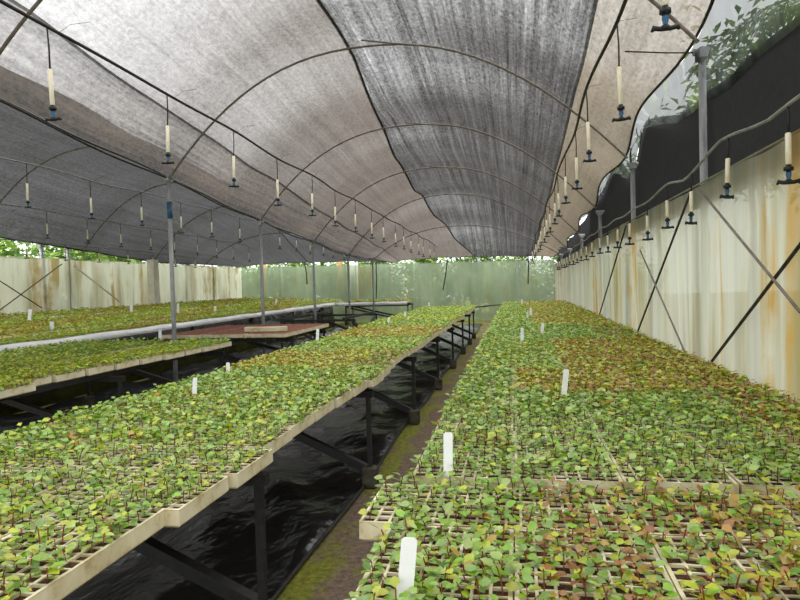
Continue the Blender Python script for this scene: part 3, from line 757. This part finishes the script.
# ------------------------------------------------------------------ white plant labels
TAGS = [((403, 600), .035, .135, 'large white plant label at the bottom path corner of the nearest wall-side tray'), ((448, 480), .032, .145, 'white plant label at the path edge just behind the crosswise trays'),
        ((563, 402), .032, .165, 'white plant label in front of the russet patch, mid wall-side bench'), ((194, 396), .03, .12, 'white plant label on the middle bench, nearest the inner edge'),
        ((228, 375), .03, .10, 'small white plant label behind the nearest one on the middle bench'), ((317, 342), .036, .16, 'white plant label in the russet band of the middle bench'),
        ((388, 325), .035, .13, 'white plant label behind the russet band on the middle bench'), ((522, 345), .034, .16, 'white plant label at the front of the mid-distance pair, wall-side bench'),
        ((542, 337), .034, .15, 'leaning white plant label right behind another, wall-side bench'), ((531, 320), .04, .19, 'tall white plant label of the close pair far along the wall-side bench'),
        ((527, 320), .034, .12, 'short white plant label of the close pair far along the wall-side bench'), ((522, 307), .05, .17, 'small white plant label near the far end of wall-side bench'),
        ((405, 318), .035, .13, 'white plant label far along the middle bench, before the two smallest'), ((429, 307), .04, .13, 'tiny white plant label near the far end of middle bench'),
        ((160, 337), .045, .12, 'white plant label at the front corner of the reddish soil trays'), ((52, 332), .07, .17, 'broad white plant label in the far-bay bench near the white edging'),
        ((29, 320), .07, .2, 'leaning white plant label beyond the broad one in far-bay bench'), ((131, 312), .06, .16, 'white plant label midway along the far-bay bench'),
        ((178, 312), .06, .2, 'white plant label behind the blue-wrapped post'), ((215, 312), .06, .15, 'white plant label between the first two valley posts'),
        ((87, 309), .05, .12, 'tiny white plant label at the foot of the pale outer wall'), ((276, 304), .06, .16, 'white plant label past the second valley post, far bay')]
for (px, py), w, hgt, lab in TAGS:
    z = .86
    p = atZ(px, py, z)
    if p.x < -6.45:
        z = .90; p = atZ(px, py, z)
        z = .89 + .034 * max(0, min(5, round((-7.57 - p.x) / .7) + 1)); p = atZ(px, py, z)
    if p.y > 24.3 or p.x < -10.68: continue
    if -.5 < p.x < 1.5 and p.y > 2.16: z += .02
    if p.x < -5 and p.x > -6 and p.y > 8: z = .85
    root = thing('plant_label', lab, 'plant label', (p.x, p.y, z - .03), 'white plant labels')
    m = MB(); H = hgt + .03; b = .006
    out = [(-w / 2 * .35, 0), (w / 2 * .35, 0), (w / 2, .025), (w / 2, H - b), (w / 2 - b, H), (-w / 2 + b, H), (-w / 2, H - b), (-w / 2, .025)]
    vs = [(x, -.0012, zz) for x, zz in out] + [(x, .0012, zz) for x, zz in out]; n = len(out)
    m.add(vs, [tuple(range(n)), tuple(range(2 * n - 1, n - 1, -1))] + [(i, n + i, n + (i + 1) % n, (i + 1) % n) for i in range(n)])
    blade = m.build('blade', M['label'], root)
    root.rotation_euler = (random.uniform(-.1, .05), random.uniform(.0, .12), .18 + random.uniform(-.2, .2))

# ------------------------------------------------------------------ outside
def tree(name, label, x, y, h, rad, n, size, cols, trunk_h=None, squash=1.0, group=None, lo=.1):
    root = thing(name, label, 'tree', (x, y, 0), group)
    r = np.random.default_rng(int(abs(x * 100 + y * 7 + h * 13)))
    pts = [(0, 0, 0), (.1, .05, h * .35), (-.05, .1, h * .7)]
    MB().tube(pts, [.12, .09, .04], 8).build('trunk', M['bark'], root, True)
    b = Bulk()
    ncl = 16; cl = r.normal(0, 1, (ncl, 3)); cl = cl / np.linalg.norm(cl, axis=1)[:, None] * r.uniform(.3, .85, (ncl, 1))
    for k in range(n):
        c = cl[r.integers(ncl)]; d = r.normal(0, .24, 3) + c
        p = np.array((d[0] * rad, d[1] * rad, h * (lo + 1) / 2 + d[2] * h * (1 - lo) / 2 * squash))
        if p[2] < .05: p[2] = r.uniform(.05, .6)
        L = size * r.uniform(.7, 1.3); v, f = leaf_low(L, L * .5, .2)
        A = rotm(r.uniform(0, 6.28), r.uniform(-.9, .6), r.uniform(-.8, .8)); cc = np.array(cols[r.integers(len(cols))]) * r.uniform(.7, 1.3)
        b.add(v @ A.T + p, f, list(np.clip(cc, 0, 1)) + [1])
    link('crown', b.mesh('crown', [M['tree_leaf']]), root); return root
GR = [(.10, .20, .03), (.16, .28, .04), (.24, .36, .06), (.06, .13, .03)]
LG = [(.24, .40, .06), (.32, .46, .08), (.16, .28, .05)]
for k in range(9):
    x = -12.5 + 2.1 * k
    tree('hedge_tree', 'leafy tree behind the hazy far wall, %s counted from the outer corner' % ORD[k], x, 28.0 + (k % 3) * .8, 3.05 + (k * 37 % 10) * .04, 1.7, 3600, .24, GR if k % 2 else GR + LG, lo=-.15, group='trees behind the far wall')
for k in range(7):
    y = 10.0 + 2.3 * k
    tree('hedge_tree', 'bright leafy tree behind the pale outer wall, %s from the near end' % ORD[k], -13.9 - (k % 2) * .9, y, 3.7, 1.6, 2300, .26, LG + GR[:2], group='trees behind the outer wall')
for k, (x, y, h) in enumerate([(5.5, 15.6, 7.3), (6.4, 18.8, 8.2), (6.2, 22.4, 8.0), (5.6, 26.5, 7.0)]):
    tree('tall_tree', 'tall dark tree rising above the side net behind the palm, %s' % ['nearest of three', 'middle of three', 'farthest of three', 'beyond the far corner'][k], x, y, h, 1.5, 2000, .26, GR, group='tall trees behind the side net', lo=.5)
# palm at the top corner
PZ = 6.6
root = thing('palm_tree', 'feathery palm visible above the black side net', 'tree', (6.0, 13.4, 0))
MB().tube([(0, 0, 0), (.1, 0, 3), (.0, .0, PZ)], [.2, .16, .12], 10).build('trunk', M['bark'], root, True)
for k in range(14):
    az = k * 2.4 + .3; b = Bulk(); pts = []
    up = random.uniform(.2, 1.0); Lf = random.uniform(2.0, 2.7)
    for i in range(15):
        t_ = i / 14; rr_ = Lf * t_; z = PZ + up * Lf * t_ * .7 - 1.3 * t_ * t_ * Lf * .55
        pts.append(np.array((rr_ * math.cos(az), rr_ * math.sin(az), z)))
    for i in range(1, 15):
        for sgn in (-1, 1):
            v, f = leaf_low(.55 * (1.1 - .6 * i / 14), .06, .3)
            b.add(v @ rotm(az + sgn * 1.1, -.15, 0).T + pts[i], f, [.11 * random.uniform(.7, 1.3), .2, .05, 1])
            b.add(v @ rotm(az + sgn * .9, -.3, 0).T + (pts[i] + pts[i - 1]) / 2, f, [.13, .22 * random.uniform(.7, 1.2), .05, 1])
    bm = MB(); bm.tube([tuple(p) for p in pts], [.02] * 8 + [.012] * 7, 5)
    fr = link('frond', b.mesh('frond', [M['tree_leaf']]), root); bm.build('midrib', M['bark'], fr, True)
# pale columns and ochre stakes at the far wall
def column(px, label, r, mat, top=2.7, Y=25.35):
    p = atY(px, 275, Y); root = thing('round_column', label, 'column', (p.x, Y, 0))
    MB().tube([(0, 0, 0), (0, 0, top * .5), (0, 0, top)], [r * 1.05, r, r * .98], 14).build('shaft', M[mat], root, True)
    MB().tube([(0, 0, top - .06), (0, 0, top)], r * 1.15, 14).build('collar', M[mat], root, True)
column(354, 'pale round column behind the hazy far wall', .17, 'pale_post')
column(340, 'slim ochre stake at the far wall beside the pale column', .09, 'timber')
column(265, 'slim ochre stake at the far wall past the second valley post', .06, 'timber')
p = atX(153, 275, XL + .2); root = thing('square_column', 'pale square column at the joint of the outer wall sheets', 'column', (XL + .2, p.y, 0))
MB().bbox(-.12, -.14, 0, .12, .14, 2.5, .01).build('shaft', M['pale_post'], root)
# dark poles of the far wall, drawn as thin tubes hung before it
for k, (px, y0, y1, dx) in enumerate([(447, 262, 290, -4), (528, 250, 284, 0), (305, 264, 284, 2), (237, 262, 288, 0), (376, 264, 300, 0)]):
    a = atY(px, y0, 24.7); b = atY(px + dx, y1, 24.75)
    wire('wall_pole', 'thin dark pole at the far wall, ' + ['midway above the middle bench', 'above the far end of wall-side bench', 'between the second and third valley posts', 'at the outer corner', 'just past the pale column'][k], 'hose', [a + Vector((0, 0, .22)), a, (a + b) / 2 + Vector((.02, 0, 0)), b], .022, M['wire'], 'dark far wall poles')
# cross pipe closing the path
wire('cross_pipe', 'dark pipe rail across the far end of the path', 'rail', [(-1.15, 17.3, .83), (-.45, 18.9, .83)], .02, M['black_metal'])

# ------------------------------------------------------------------ light: overcast sky
w = bpy.data.worlds.new('World'); SC.world = w; w.use_nodes = True; nt = w.node_tree; nt.nodes.clear()
out = nt.nodes.new('ShaderNodeOutputWorld'); bg = nt.nodes.new('ShaderNodeBackground'); tc = nt.nodes.new('ShaderNodeTexCoord'); sp = nt.nodes.new('ShaderNodeSeparateXYZ')
rp = nt.nodes.new('ShaderNodeValToRGB'); e = rp.color_ramp.elements
e[0].position = 0.0; e[0].color = (.72, .74, .75, 1); e[1].position = .95; e[1].color = (1.95, 1.97, 2.0, 1)
m_ = e.new(.35); m_.color = (1.08, 1.10, 1.12, 1)
nt.links.new(tc.outputs['Generated'], sp.inputs[0]); nt.links.new(sp.outputs['Z'], rp.inputs[0]); nt.links.new(rp.outputs[0], bg.inputs[0]); nt.links.new(bg.outputs[0], out.inputs[0])
bg.inputs[1].default_value = 1.2

SC.view_settings.view_transform = 'Standard'; SC.view_settings.look = 'None'; SC.view_settings.gamma = 1; SC.view_settings.use_curve_mapping = False
SC.view_settings.exposure = 1.2
try:
    SC.cycles.transparent_max_bounces = 24; SC.cycles.max_bounces = 10; SC.cycles.diffuse_bounces = 5; SC.cycles.transmission_bounces = 8
except Exception: pass
